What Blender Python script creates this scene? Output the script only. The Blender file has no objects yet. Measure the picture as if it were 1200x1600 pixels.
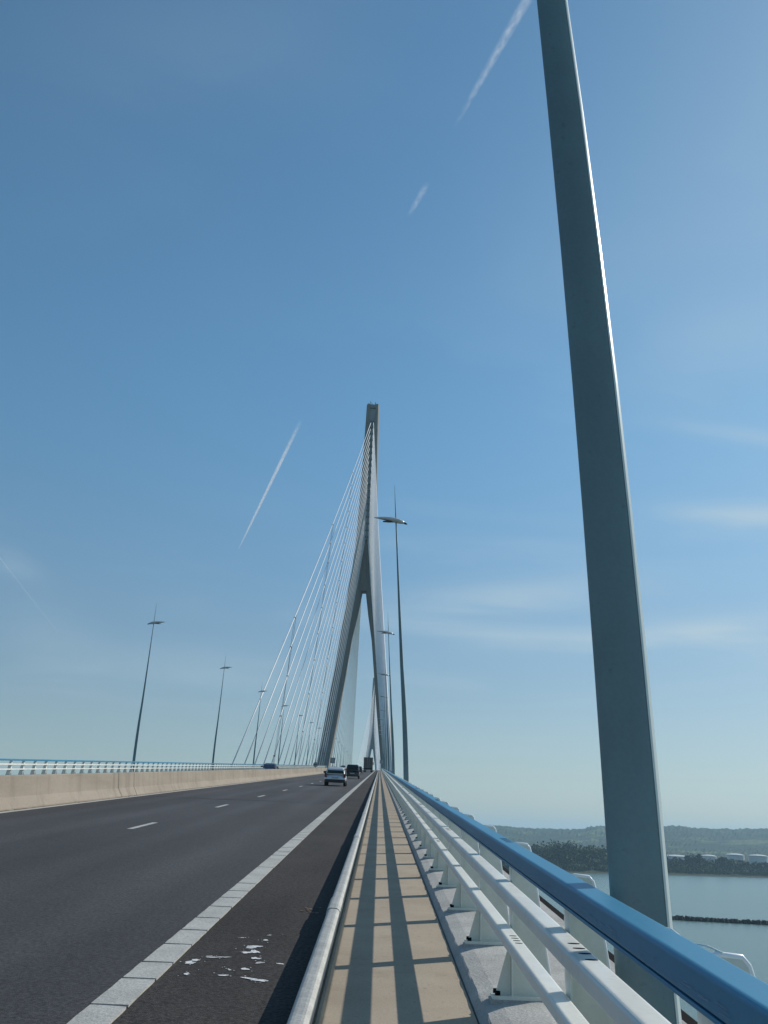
import bpy, math, random
from mathutils import Vector, Matrix, noise

# ------------------------------------------------------------------ scene, camera, light
SC = bpy.context.scene
COL = SC.collection
random.seed(7)
SLOPE = 0.0624          # grade of the approach
Y_PYL, SPAN = 430.0, 856.0
WATER_Z = -30.0


def zd(y):
    """deck height above the camera's station, along the bridge"""
    if y <= Y_PYL:
        return SLOPE * y
    k = SLOPE / SPAN
    if y <= Y_PYL + SPAN:
        return SLOPE * y - k * (y - Y_PYL) ** 2
    return SLOPE * Y_PYL - SLOPE * (y - Y_PYL - SPAN)


cam_d = bpy.data.cameras.new('camera')
cam = bpy.data.objects.new('camera', cam_d)
COL.objects.link(cam)
SC.camera = cam
cam_d.sensor_fit = 'VERTICAL'
cam_d.sensor_height = 36.0
cam_d.lens = 36.0 * 1555.0 / 1600.0
cam_d.clip_start = 0.05
cam_d.clip_end = 90000.0
PITCH, ROLL, YAW = (math.radians(v) for v in (17.9247, 2.5, -0.3708))
fw = Vector((math.sin(YAW) * math.cos(PITCH), math.cos(YAW) * math.cos(PITCH), math.sin(PITCH)))
rt = Vector((math.cos(YAW), -math.sin(YAW), 0))
up = rt.cross(fw)
rt2 = math.cos(ROLL) * rt + math.sin(ROLL) * up
up2 = -math.sin(ROLL) * rt + math.cos(ROLL) * up
EYE = Vector((0, 0, 1.55))
cam.matrix_world = Matrix(((rt2.x, up2.x, -fw.x, EYE.x), (rt2.y, up2.y, -fw.y, EYE.y),
                           (rt2.z, up2.z, -fw.z, EYE.z), (0, 0, 0, 1)))

SUN_DIR = Vector((0.687, 0.464, 0.595)).normalized()
sun_d = bpy.data.lights.new('sun', 'SUN')
sun_d.energy = 3.6
sun_d.angle = math.radians(0.5)
sun_d.color = (1.0, 0.93, 0.83)
sun = bpy.data.objects.new('sun', sun_d)
COL.objects.link(sun)
sun.rotation_euler = SUN_DIR.to_track_quat('Z', 'Y').to_euler()
sun.location = (60, 40, 120)

SC.view_settings.view_transform = 'Standard'
SC.view_settings.look = 'None'
SC.view_settings.exposure = 0.11
SC.view_settings.gamma = 1.0
SC.view_settings.use_curve_mapping = False
SC.cycles.max_bounces = 8
SC.cycles.volume_bounces = 1
SC.cycles.use_denoising = True

world = bpy.data.worlds.new('World')
SC.world = world
world.use_nodes = True


def build_world():
    nt = world.node_tree
    n, l = nt.nodes, nt.links
    n.clear()
    out = n.new('ShaderNodeOutputWorld')
    bg = n.new('ShaderNodeBackground')
    bg.inputs['Strength'].default_value = 0.085
    sky = n.new('ShaderNodeTexSky')
    sky.sky_type = 'NISHITA'
    sky.sun_disc = False
    sky.sun_elevation = math.asin(SUN_DIR.z)
    sky.sun_rotation = math.atan2(SUN_DIR.x, SUN_DIR.y)
    sky.altitude = 0.0
    sky.air_density = 1.0
    sky.dust_density = 0.35
    sky.ozone_density = 1.6
    tc = n.new('ShaderNodeTexCoord')
    sep = n.new('ShaderNodeSeparateXYZ')
    l.new(tc.outputs['Generated'], sep.inputs[0])
    # thin cirrus on a plane high above: (x, y) / (z + c)
    add = n.new('ShaderNodeMath'); add.operation = 'ADD'; add.inputs[1].default_value = 0.06
    l.new(sep.outputs['Z'], add.inputs[0])
    mx = n.new('ShaderNodeMath'); mx.operation = 'MAXIMUM'; mx.inputs[1].default_value = 0.03
    l.new(add.outputs[0], mx.inputs[0])
    dx = n.new('ShaderNodeMath'); dx.operation = 'DIVIDE'
    dy = n.new('ShaderNodeMath'); dy.operation = 'DIVIDE'
    l.new(sep.outputs['X'], dx.inputs[0]); l.new(mx.outputs[0], dx.inputs[1])
    l.new(sep.outputs['Y'], dy.inputs[0]); l.new(mx.outputs[0], dy.inputs[1])
    cmb = n.new('ShaderNodeCombineXYZ')
    l.new(dx.outputs[0], cmb.inputs[0]); l.new(dy.outputs[0], cmb.inputs[1])
    mp = n.new('ShaderNodeMapping')
    mp.inputs['Rotation'].default_value = (0, 0, math.radians(-14))
    mp.inputs['Scale'].default_value = (0.6, 1.0, 1)
    mp.inputs['Location'].default_value = (1.3, 0.4, 0)
    l.new(cmb.outputs[0], mp.inputs[0])
    big = n.new('ShaderNodeTexNoise')
    big.inputs['Scale'].default_value = 0.9
    big.inputs['Detail'].default_value = 4
    big.inputs['Distortion'].default_value = 0.8
    l.new(cmb.outputs[0], big.inputs['Vector'])
    fine = n.new('ShaderNodeTexNoise')
    fine.inputs['Scale'].default_value = 1.5
    fine.inputs['Detail'].default_value = 8
    fine.inputs['Roughness'].default_value = 0.55
    fine.inputs['Distortion'].default_value = 0.5
    l.new(mp.outputs[0], fine.inputs['Vector'])
    r1 = n.new('ShaderNodeMapRange'); r1.interpolation_type = 'SMOOTHSTEP'
    r1.inputs[1].default_value = 0.36; r1.inputs[2].default_value = 0.64
    l.new(big.outputs['Fac'], r1.inputs[0])
    r2 = n.new('ShaderNodeMapRange'); r2.interpolation_type = 'SMOOTHSTEP'
    r2.inputs[1].default_value = 0.40; r2.inputs[2].default_value = 0.74
    l.new(fine.outputs['Fac'], r2.inputs[0])
    m1 = n.new('ShaderNodeMath'); m1.operation = 'MULTIPLY'
    l.new(r1.outputs[0], m1.inputs[0]); l.new(r2.outputs[0], m1.inputs[1])
    # more veil towards the sun side
    side = n.new('ShaderNodeMapRange')
    side.inputs[1].default_value = -0.25; side.inputs[2].default_value = 0.18
    side.inputs[3].default_value = 0.16; side.inputs[4].default_value = 1.25
    l.new(sep.outputs['X'], side.inputs[0])
    m2 = n.new('ShaderNodeMath'); m2.operation = 'MULTIPLY'
    hi = n.new('ShaderNodeMapRange'); hi.interpolation_type = 'SMOOTHSTEP'      # the wisps lie low in the sky
    hi.inputs[1].default_value = 0.28; hi.inputs[2].default_value = 0.62
    hi.inputs[3].default_value = 1.0; hi.inputs[4].default_value = 0.12
    l.new(sep.outputs['Z'], hi.inputs[0])
    m1b = n.new('ShaderNodeMath'); m1b.operation = 'MULTIPLY'
    l.new(m1.outputs[0], m1b.inputs[0]); l.new(hi.outputs[0], m1b.inputs[1])
    l.new(m1b.outputs[0], m2.inputs[0]); l.new(side.outputs[0], m2.inputs[1])
    m3 = n.new('ShaderNodeMath'); m3.operation = 'MULTIPLY'; m3.inputs[1].default_value = 0.60
    m3.use_clamp = True
    veil = n.new('ShaderNodeMapRange'); veil.interpolation_type = 'SMOOTHSTEP'
    veil.inputs[1].default_value = 0.0; veil.inputs[2].default_value = 0.50
    veil.inputs[3].default_value = 0.0; veil.inputs[4].default_value = 0.28
    l.new(sep.outputs['X'], veil.inputs[0])
    # separate banks of cirrus, each a soft patch of sky (bearing x, height z) broken up by the fine noise
    bank = None
    for bx, bz, rx, rz, amt, tilt in ((0.112, 0.228, 0.12, 0.017, 0.95, 0.10), (0.150, 0.190, 0.14, 0.014, 0.85, -0.05), (0.303, 0.199, 0.12, 0.012, 0.75, 0.08),
                                      (0.335, 0.304, 0.075, 0.011, 0.75, -0.10), (0.328, 0.372, 0.085, 0.009, 0.42, -0.20), (0.301, 0.447, 0.09, 0.050, 0.42, 0.1),
                                      (-0.352, 0.228, 0.028, 0.016, 0.3, -0.3), (-0.205, 0.147, 0.11, 0.024, 0.3, 0.05), (-0.31, 0.16, 0.06, 0.04, 0.22, -0.4),
                                      (-0.20, 0.66, 0.18, 0.08, 0.14, 0.3), (0.12, 0.52, 0.16, 0.10, 0.08, 0.2), (0.33, 0.60, 0.16, 0.10, 0.15, 0.2)):
        def op(o_, a_, b_):
            q = n.new('ShaderNodeMath'); q.operation = o_
            for k_, v_ in enumerate((a_, b_)):
                if isinstance(v_, (int, float)):
                    q.inputs[k_].default_value = v_
                else:
                    l.new(v_, q.inputs[k_])
            return q.outputs[0]
        ux = op('SUBTRACT', sep.outputs['X'], bx)
        uz = op('SUBTRACT', op('SUBTRACT', sep.outputs['Z'], bz), op('MULTIPLY', ux, tilt))
        uz = op('ADD', uz, op('MULTIPLY', op('SUBTRACT', fine.outputs['Fac'], 0.5), rz * 2.6))
        d2 = op('ADD', op('POWER', op('ABSOLUTE', op('DIVIDE', ux, rx), 0), 2.0), op('POWER', op('ABSOLUTE', op('DIVIDE', uz, rz), 0), 2.0))
        g = op('MULTIPLY', op('POWER', 2.718, op('MULTIPLY', d2, -1.3)), amt)
        bank = g if bank is None else op('ADD', bank, g)
    fr_ = n.new('ShaderNodeMapRange')
    fr_.inputs[1].default_value = 0.30; fr_.inputs[2].default_value = 0.72
    fr_.inputs[3].default_value = 0.30; fr_.inputs[4].default_value = 1.0
    l.new(fine.outputs['Fac'], fr_.inputs[0])
    bank = op('MULTIPLY', op('MULTIPLY', bank, fr_.outputs[0]), 1.25)
    m2c = n.new('ShaderNodeMath'); m2c.operation = 'MULTIPLY_ADD'; m2c.inputs[1].default_value = 0.30
    l.new(m2.outputs[0], m2c.inputs[0]); l.new(bank, m2c.inputs[2])
    m2 = m2c
    m2b = n.new('ShaderNodeMath'); m2b.operation = 'ADD'
    l.new(m2.outputs[0], m2b.inputs[0]); l.new(veil.outputs[0], m2b.inputs[1])
    l.new(m2b.outputs[0], m3.inputs[0])
    mix = n.new('ShaderNodeMixRGB')
    mix.inputs['Color2'].default_value = (5.6, 6.9, 7.6, 1)
    l.new(m3.outputs[0], mix.inputs['Fac'])
    # white balance of a cool, slightly green camera
    wb = n.new('ShaderNodeMixRGB'); wb.blend_type = 'MULTIPLY'; wb.inputs['Fac'].default_value = 1
    tint = n.new('ShaderNodeMixRGB')
    tint.inputs['Color1'].default_value = (0.77, 0.80, 0.82, 1)     # dusty air low down
    tint.inputs['Color2'].default_value = (0.77, 1.17, 1.23, 1)
    tz = n.new('ShaderNodeMapRange'); tz.interpolation_type = 'SMOOTHERSTEP'
    tz.inputs[1].default_value = 0.0; tz.inputs[2].default_value = 0.50
    l.new(sep.outputs['Z'], tz.inputs[0])
    l.new(tz.outputs[0], tint.inputs['Fac'])
    l.new(tint.outputs[0], wb.inputs['Color2'])
    l.new(sky.outputs[0], wb.inputs['Color1'])
    l.new(wb.outputs[0], mix.inputs['Color1'])
    l.new(mix.outputs[0], bg.inputs['Color'])
    l.new(bg.outputs[0], out.inputs['Surface'])


build_world()

# ------------------------------------------------------------------ materials
MATS = {}


def mat(name, col, rough=0.6, metal=0.0, var=0.12, scale=3.0, detail=6, bump=0.0, bscale=40.0,
        col2=None, fine=0.0, fscale=300.0, spec=0.5, coat=0.0, stretch=None, patch=(0.35, 0.7), specks=0.0, drips=0.0, tracks=None):
    """Principled paint / concrete / asphalt with wear: object-space noise between two colours + grain"""
    if name in MATS:
        return MATS[name]
    m = bpy.data.materials.new(name)
    m.use_nodes = True
    nt = m.node_tree
    n, l = nt.nodes, nt.links
    b = n['Principled BSDF']
    b.inputs['Roughness'].default_value = rough
    b.inputs['Metallic'].default_value = metal
    b.inputs['Specular IOR Level'].default_value = spec
    b.inputs['Coat Weight'].default_value = coat
    tc = n.new('ShaderNodeTexCoord')
    vec = tc.outputs['Object']
    src = vec
    if stretch:
        mp = n.new('ShaderNodeMapping')
        mp.inputs['Scale'].default_value = stretch
        l.new(vec, mp.inputs[0])
        src = mp.outputs[0]
    nz = n.new('ShaderNodeTexNoise')
    nz.inputs['Scale'].default_value = scale
    nz.inputs['Detail'].default_value = detail
    nz.inputs['Roughness'].default_value = 0.6
    l.new(src, nz.inputs['Vector'])
    if col2 is None:
        col2 = tuple(c * (1 - 2 * var) for c in col)
        col = tuple(min(1, c * (1 + var * 0.6)) for c in col)
    rg = n.new('ShaderNodeMapRange')
    rg.inputs[1].default_value = patch[0]; rg.inputs[2].default_value = patch[1]
    l.new(nz.outputs['Fac'], rg.inputs[0])
    mx = n.new('ShaderNodeMixRGB')
    mx.inputs['Color1'].default_value = (*col, 1)
    mx.inputs['Color2'].default_value = (*col2, 1)
    l.new(rg.outputs[0], mx.inputs['Fac'])
    cur = mx.outputs[0]
    if fine > 0:
        fz = n.new('ShaderNodeTexNoise')
        fz.inputs['Scale'].default_value = fscale
        fz.inputs['Detail'].default_value = 2
        l.new(vec, fz.inputs['Vector'])
        fr = n.new('ShaderNodeMapRange')
        fr.inputs[1].default_value = 0.3; fr.inputs[2].default_value = 0.7
        fr.inputs[3].default_value = 1 - fine; fr.inputs[4].default_value = 1 + fine
        l.new(fz.outputs['Fac'], fr.inputs[0])
        mul = n.new('ShaderNodeVectorMath'); mul.operation = 'SCALE'
        l.new(cur, mul.inputs[0]); l.new(fr.outputs[0], mul.inputs['Scale'])
        cur = mul.outputs[0]
    def darken(fac, amount):
        nonlocal cur
        rr = n.new('ShaderNodeMapRange')
        rr.inputs[1].default_value = 0.0; rr.inputs[2].default_value = 1.0
        rr.inputs[3].default_value = 1.0; rr.inputs[4].default_value = 1.0 - amount
        l.new(fac, rr.inputs[0])
        q = n.new('ShaderNodeVectorMath'); q.operation = 'SCALE'
        l.new(cur, q.inputs[0]); l.new(rr.outputs[0], q.inputs['Scale'])
        cur = q.outputs[0]
    if specks > 0:                       # grit, gum and small stains
        for sc_, lo, hi_, am in ((19.0, 0.66, 0.72, specks), (3.1, 0.60, 0.78, specks * 0.5)):
            z = n.new('ShaderNodeTexNoise'); z.inputs['Scale'].default_value = sc_; z.inputs['Detail'].default_value = 3
            l.new(vec, z.inputs['Vector'])
            zr = n.new('ShaderNodeMapRange'); zr.inputs[1].default_value = lo; zr.inputs[2].default_value = hi_
            l.new(z.outputs['Fac'], zr.inputs[0])
            darken(zr.outputs[0], am)
    if drips > 0:                        # run-off streaks down a wall
        mp2 = n.new('ShaderNodeMapping'); mp2.inputs['Scale'].default_value = (1.0, 1.0, 0.10)
        l.new(vec, mp2.inputs[0])
        z = n.new('ShaderNodeTexNoise'); z.inputs['Scale'].default_value = 1.7; z.inputs['Detail'].default_value = 5
        l.new(mp2.outputs[0], z.inputs['Vector'])
        zr = n.new('ShaderNodeMapRange'); zr.inputs[1].default_value = 0.50; zr.inputs[2].default_value = 0.72
        l.new(z.outputs['Fac'], zr.inputs[0])
        darken(zr.outputs[0], drips)
    if tracks:                           # paler polished wheel paths along the lanes
        sx = n.new('ShaderNodeSeparateXYZ'); l.new(vec, sx.inputs[0])
        acc = None
        for cx in tracks:
            d1 = n.new('ShaderNodeMath'); d1.operation = 'SUBTRACT'; d1.inputs[1].default_value = cx
            l.new(sx.outputs['X'], d1.inputs[0])
            d2 = n.new('ShaderNodeMath'); d2.operation = 'ABSOLUTE'; l.new(d1.outputs[0], d2.inputs[0])
            d3 = n.new('ShaderNodeMapRange'); d3.interpolation_type = 'SMOOTHSTEP'
            d3.inputs[1].default_value = 0.55; d3.inputs[2].default_value = 0.05
            d3.inputs[3].default_value = 0.0; d3.inputs[4].default_value = 1.0
            l.new(d2.outputs[0], d3.inputs[0])
            if acc is None:
                acc = d3.outputs[0]
            else:
                ad = n.new('ShaderNodeMath'); ad.operation = 'ADD'; l.new(acc, ad.inputs[0]); l.new(d3.outputs[0], ad.inputs[1])
                acc = ad.outputs[0]
        darken(acc, -0.22)
    l.new(cur, b.inputs['Base Color'])
    if bump > 0:
        bz = n.new('ShaderNodeTexNoise')
        bz.inputs['Scale'].default_value = bscale
        bz.inputs['Detail'].default_value = 4
        l.new(vec, bz.inputs['Vector'])
        bp = n.new('ShaderNodeBump')
        bp.inputs['Strength'].default_value = bump
        bp.inputs['Distance'].default_value = 0.02
        l.new(bz.outputs['Fac'], bp.inputs['Height'])
        l.new(bp.outputs[0], b.inputs['Normal'])
    MATS[name] = m
    return m


M_ASPH = mat('lane_asphalt', (0.056, 0.056, 0.060), 0.85, var=0.16, scale=0.35, stretch=(1, 0.12, 1), fine=0.5, fscale=34, bump=0.35, bscale=90, spec=0.3, tracks=(-2.9, -4.5, -6.8, -8.5), specks=0.2)
M_SHLD = mat('shoulder_asphalt', (0.046, 0.041, 0.039), 0.9, var=0.18, scale=0.8, stretch=(1, 0.3, 1), fine=0.6, fscale=34, bump=0.5, bscale=80, spec=0.25)
M_LINE = mat('road_paint', (0.47, 0.47, 0.44), 0.75, col2=(0.36, 0.36, 0.335), scale=2.5, fine=0.2, fscale=45, bump=0.3, bscale=70, specks=0.35)
M_SCRAP = mat('scrap_paint', (0.72, 0.73, 0.74), 0.7, col2=(0.30, 0.30, 0.30), scale=22, patch=(0.50, 0.66), bump=0.3, bscale=80)
M_WALK = mat('walkway_coating', (0.41, 0.345, 0.265), 0.85, col2=(0.345, 0.285, 0.215), scale=1.3, fine=0.12, fscale=90, bump=0.15, bscale=120, spec=0.25, specks=0.28)
M_PLIN = mat('plinth_concrete', (0.45, 0.45, 0.43), 0.9, col2=(0.34, 0.335, 0.32), scale=2.2, fine=0.16, fscale=60, bump=0.35, bscale=50, spec=0.25, specks=0.3)
M_BARR = mat('barrier_concrete', (0.325, 0.28, 0.228), 0.9, col2=(0.26, 0.222, 0.178), scale=0.9, stretch=(1, 0.25, 1.6), fine=0.10, fscale=25, bump=0.25, bscale=30, spec=0.25, patch=(0.4, 0.75), drips=0.22, specks=0.15)
M_FOOT = mat('barrier_foot_grime', (0.17, 0.12, 0.09), 0.95, var=0.3, scale=3)
M_PYL = mat('pylon_concrete', (0.25, 0.25, 0.235), 0.85, col2=(0.19, 0.19, 0.175), scale=0.12, stretch=(1, 1, 0.25), fine=0.06, fscale=2.0, spec=0.25, drips=0.25)
M_PYLD = mat('pylon_steel_core', (0.17, 0.22, 0.23), 0.6, var=0.1, scale=0.3)
M_TOPP = mat('pylon_top_panel', (0.36, 0.37, 0.38), 0.7, var=0.08, scale=0.3)
M_HOLE = mat('dark_opening', (0.02, 0.02, 0.022), 0.9, var=0.1)
M_WHITE = mat('white_rail_paint', (0.76, 0.775, 0.74), 0.38, var=0.07, scale=1.6, fine=0.03, fscale=40, bump=0.04, bscale=30, specks=0.12)
M_EDGE = mat('edge_bar_sunlit', (0.92, 0.93, 0.92), 0.25, var=0.03, coat=0.4)  # near-white: the sunlit line along the post rim is put into the colour
M_POST = mat('post_paint', (0.72, 0.74, 0.66), 0.42, var=0.08, scale=2.0, fine=0.03, fscale=50)
M_BLUE = mat('blue_rail_paint', (0.055, 0.245, 0.40), 0.42, col2=(0.040, 0.20, 0.34), scale=1.2, stretch=(1, 0.25, 1), fine=0.05, fscale=60, spec=0.25, specks=0.12)
M_SCUFF = mat('pale_scuff', (0.28, 0.40, 0.50), 0.7, var=0.2)
M_GALV = mat('galvanised_steel', (0.47, 0.47, 0.44), 0.62, metal=0.25, col2=(0.33, 0.33, 0.31), scale=5, fine=0.14, fscale=45, bump=0.2, bscale=60)
M_STRIP = mat('mast_sunlit_edge', (0.72, 0.78, 0.74), 0.3, var=0.04, coat=0.2)  # paler than the mast: sunlight on its rim is painted in
M_MAST = mat('mast_paint', (0.15, 0.235, 0.255), 0.42, var=0.09, scale=1.1, fine=0.04, fscale=50, coat=0.1, drips=0.16, specks=0.16)
M_HEAD = mat('lamp_head_alu', (0.62, 0.63, 0.62), 0.4, metal=0.2, var=0.05)
M_DARK = mat('dark_rubber', (0.007, 0.007, 0.008), 0.95, var=0.1, spec=0.08)
M_CABLE = mat('cable_sheath', (0.74, 0.75, 0.74), 0.5, var=0.05, scale=0.3)
M_ROPE = mat('tie_rope', (0.30, 0.32, 0.33), 0.6, var=0.1)
M_STEELBOX = mat('deck_steel', (0.52, 0.54, 0.54), 0.5, var=0.06, scale=0.3)
M_GLASS = mat('car_glass', (0.016, 0.020, 0.020), 0.12, var=0.1, spec=0.3)
M_GLASSG = mat('green_tinted_glass', (0.030, 0.048, 0.046), 0.3, var=0.25, scale=2.2, spec=0.15)
M_TYRE = mat('tyre', (0.018, 0.018, 0.018), 0.85, var=0.1)
M_RIM = mat('wheel_rim', (0.45, 0.45, 0.46), 0.35, metal=0.8, var=0.05)
M_TAIL = mat('tail_lens', (0.13, 0.010, 0.013), 0.15, var=0.1, coat=0.5)
M_LAMPG = mat('clear_lens', (0.65, 0.67, 0.68), 0.12, var=0.05, coat=0.5)
M_PLATE = mat('number_plate_blank', (0.45, 0.45, 0.38), 0.5, var=0.05)
M_SILV = mat('silver_paint', (0.62, 0.64, 0.67), 0.3, metal=0.2, var=0.03, coat=0.6)
M_BLACKP = mat('black_paint', (0.022, 0.023, 0.027), 0.25, var=0.05, coat=0.7)
M_REDP = mat('dark_red_paint', (0.07, 0.014, 0.017), 0.3, var=0.05, coat=0.6)
M_NAVYP = mat('navy_paint', (0.03, 0.04, 0.07), 0.25, var=0.05, coat=0.7)
M_TRUCK = mat('trailer_panel', (0.10, 0.085, 0.08), 0.65, var=0.12, scale=1.0)
M_SIGN = mat('sign_back_grey', (0.30, 0.32, 0.33), 0.5, metal=0.3, var=0.06)
M_TRIM = mat('black_trim', (0.03, 0.03, 0.033), 0.6, var=0.1)
M_ROCK = mat('dark_rock', (0.035, 0.032, 0.035), 0.9, var=0.3, scale=0.5)
M_TANK = mat('tank_white', (0.62, 0.62, 0.60), 0.55, var=0.06, scale=0.2)
M_BARK = mat('bark', (0.07, 0.055, 0.04), 0.9, var=0.2)
M_LEAF1 = mat('leaf_dark', (0.020, 0.036, 0.018), 0.75, col2=(0.055, 0.080, 0.03), scale=0.06, detail=3, spec=0.2)
M_LEAF2 = mat('leaf_mid', (0.034, 0.056, 0.022), 0.75, col2=(0.085, 0.105, 0.042), scale=0.05, detail=3, spec=0.2)
M_HILL = mat('wooded_hill', (0.030, 0.046, 0.024), 0.95, col2=(0.105, 0.13, 0.055), scale=0.0032, detail=3, fine=0.35, fscale=0.035, patch=(0.56, 0.62), spec=0.1)
M_SHORE = mat('shore_grass', (0.032, 0.045, 0.024), 0.95, col2=(0.06, 0.065, 0.035), scale=0.02, spec=0.1)


def water_mat():
    m = bpy.data.materials.new('estuary_water')
    m.use_nodes = True
    nt = m.node_tree
    n, l = nt.nodes, nt.links
    b = n['Principled BSDF']
    b.inputs['Roughness'].default_value = 0.22
    b.inputs['IOR'].default_value = 1.33
    tc = n.new('ShaderNodeTexCoord')
    big = n.new('ShaderNodeTexNoise'); big.inputs['Scale'].default_value = 0.006; big.inputs['Detail'].default_value = 5
    mp = n.new('ShaderNodeMapping'); mp.inputs['Scale'].default_value = (1, 0.35, 1)
    mp.inputs['Rotation'].default_value = (0, 0, 0.5)
    l.new(tc.outputs['Object'], mp.inputs[0]); l.new(mp.outputs[0], big.inputs['Vector'])
    mx = n.new('ShaderNodeMixRGB')
    mx.inputs['Color1'].default_value = (0.095, 0.165, 0.155, 1)
    mx.inputs['Color2'].default_value = (0.13, 0.205, 0.185, 1)
    l.new(big.outputs['Fac'], mx.inputs['Fac'])
    l.new(mx.outputs[0], b.inputs['Base Color'])
    w1 = n.new('ShaderNodeTexNoise'); w1.inputs['Scale'].default_value = 0.35; w1.inputs['Detail'].default_value = 6
    w1.inputs['Roughness'].default_value = 0.65
    l.new(tc.outputs['Object'], w1.inputs['Vector'])
    bp = n.new('ShaderNodeBump'); bp.inputs['Strength'].default_value = 0.5; bp.inputs['Distance'].default_value = 0.6
    l.new(w1.outputs['Fac'], bp.inputs['Height'])
    l.new(bp.outputs[0], b.inputs['Normal'])
    return m


M_WATER = water_mat()


# ------------------------------------------------------------------ mesh helpers
class MB:
    def __init__(self):
        self.v = []; self.f = []

    def poly(self, pts):
        i = len(self.v)
        self.v += [tuple(p) for p in pts]
        self.f.append(tuple(range(i, i + len(pts))))
        return self

    def prism(self, ring0, ring1, cap=True):
        n = len(ring0); i = len(self.v)
        self.v += [tuple(p) for p in ring0] + [tuple(p) for p in ring1]
        for k in range(n):
            j = (k + 1) % n
            self.f.append((i + k, i + j, i + n + j, i + n + k))
        if cap:
            self.f.append(tuple(i + k for k in reversed(range(n))))
            self.f.append(tuple(i + n + k for k in range(n)))
        return self

    def loft(self, rings, cap=True):
        n = len(rings[0]); i = len(self.v)
        for r in rings:
            self.v += [tuple(p) for p in r]
        for s in range(len(rings) - 1):
            for k in range(n):
                j = (k + 1) % n
                self.f.append((i + s * n + k, i + s * n + j, i + (s + 1) * n + j, i + (s + 1) * n + k))
        if cap:
            self.f.append(tuple(i + k for k in reversed(range(n))))
            e = i + (len(rings) - 1) * n
            self.f.append(tuple(e + k for k in range(n)))
        return self

    def box(self, x0, x1, y0, y1, z0, z1, shear=0.0):
        """box; shear tilts it along y with the deck's grade"""
        r = lambda z: [(x0, y0, z + shear * y0), (x1, y0, z + shear * y0), (x1, y1, z + shear * y1), (x0, y1, z + shear * y1)]
        return self.prism(r(z0), r(z1))

    def tube(self, pts, r, n=8, cap=True):
        rings = []
        P = [Vector(p) for p in pts]
        rr = r if isinstance(r, (list, tuple)) else [r] * len(P)
        for k, p in enumerate(P):
            d = (P[min(k + 1, len(P) - 1)] - P[max(k - 1, 0)]).normalized()
            a = d.cross(Vector((0, 0, 1)))
            if a.length < 1e-3:
                a = d.cross(Vector((0, 1, 0)))
            a.normalize(); b = d.cross(a)
            rings.append([p + rr[k] * (math.cos(t) * a + math.sin(t) * b) for t in (2 * math.pi * q / n for q in range(n))])
        return self.loft(rings, cap)

    def build(self, name, material, parent=None, smooth=False, bevel=0.0, loc=None, sub=0, kind=None, angle=40):
        me = bpy.data.meshes.new(name)
        me.from_pydata(self.v, [], self.f)
        me.materials.append(material)
        import bmesh
        bm = bmesh.new(); bm.from_mesh(me)
        bmesh.ops.remove_doubles(bm, verts=bm.verts, dist=1e-5)
        bmesh.ops.recalc_face_normals(bm, faces=bm.faces)
        bm.to_mesh(me); bm.free()
        if smooth:
            for p in me.polygons:
                p.use_smooth = True
        o = bpy.data.objects.new(name, me)
        COL.objects.link(o)
        if parent:
            o.parent = parent
        if loc:
            o.location = loc
        if bevel > 0:
            md = o.modifiers.new('bevel', 'BEVEL'); md.width = bevel; md.segments = 2
            md.limit_method = 'ANGLE'; md.angle_limit = math.radians(35)
        if sub:
            md = o.modifiers.new('sub', 'SUBSURF'); md.levels = sub; md.render_levels = sub
        if kind:
            o['kind'] = kind
        return o


def tag(o, label, cat, group=None):
    o['label'] = label; o['category'] = cat
    if group:
        o['group'] = group
    return o


def empty(name, label, cat, loc=(0, 0, 0), group=None):
    o = bpy.data.objects.new(name, None)
    COL.objects.link(o)
    o.location = loc
    o.empty_display_size = 0.5
    return tag(o, label, cat, group)


def copy_tree(o, parent=None):
    c = o.copy(); COL.objects.link(c)
    if parent:
        c.parent = parent
    for ch in o.children:
        copy_tree(ch, c)
    return c


def stations(y0, y1, step=24.0):
    ys = [y0]
    if y0 < Y_PYL:
        if y1 > Y_PYL:
            ys.append(Y_PYL)
    y = max(y0, Y_PYL)
    while y + step < y1:
        y += step
        ys.append(y)
    ys.append(y1)
    return ys


def sweep(mb, prof, y0, y1, step=24.0, cap=True):
    """closed XZ profile carried along the deck line"""
    rings = [[(x, y, z + zd(y)) for x, z in prof] for y in stations(y0, y1, step)]
    return mb.loft(rings, cap)


def rrect(x0, x1, z0, z1, r, n=3):
    pts = []
    for cx, cz, a0 in ((x1 - r, z0 + r, -90), (x1 - r, z1 - r, 0), (x0 + r, z1 - r, 90), (x0 + r, z0 + r, 180)):
        for k in range(n + 1):
            a = math.radians(a0 + 90 * k / n)
            pts.append((cx + r * math.cos(a), cz + r * math.sin(a)))
    return pts


ORD = ['first', 'second', 'third', 'fourth', 'fifth', 'sixth', 'seventh', 'eighth', 'ninth', 'tenth', 'eleventh',
       'twelfth', 'thirteenth', 'fourteenth', 'fifteenth', 'sixteenth', 'seventeenth', 'eighteenth', 'nineteenth',
       'twentieth', 'twenty-first', 'twenty-second', 'twenty-third', 'twenty-fourth', 'twenty-fifth', 'twenty-sixth']

Y_BACK, Y_END = -70.0, 1700.0
XC = -10.3                      # bridge centre line

# ------------------------------------------------------------------ deck, road, walkway
ROAD_Z = -0.03
sweep(MB(), [(-23.4, -0.35), (-22.6, -0.25), (-22.6, -0.06), (2.0, -0.06), (2.23, -0.10), (2.26, -0.35), (0.2, -3.0), (-20.8, -3.0)],
      Y_BACK, Y_END).build('bridge_deck', M_STEELBOX, kind='structure')


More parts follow.
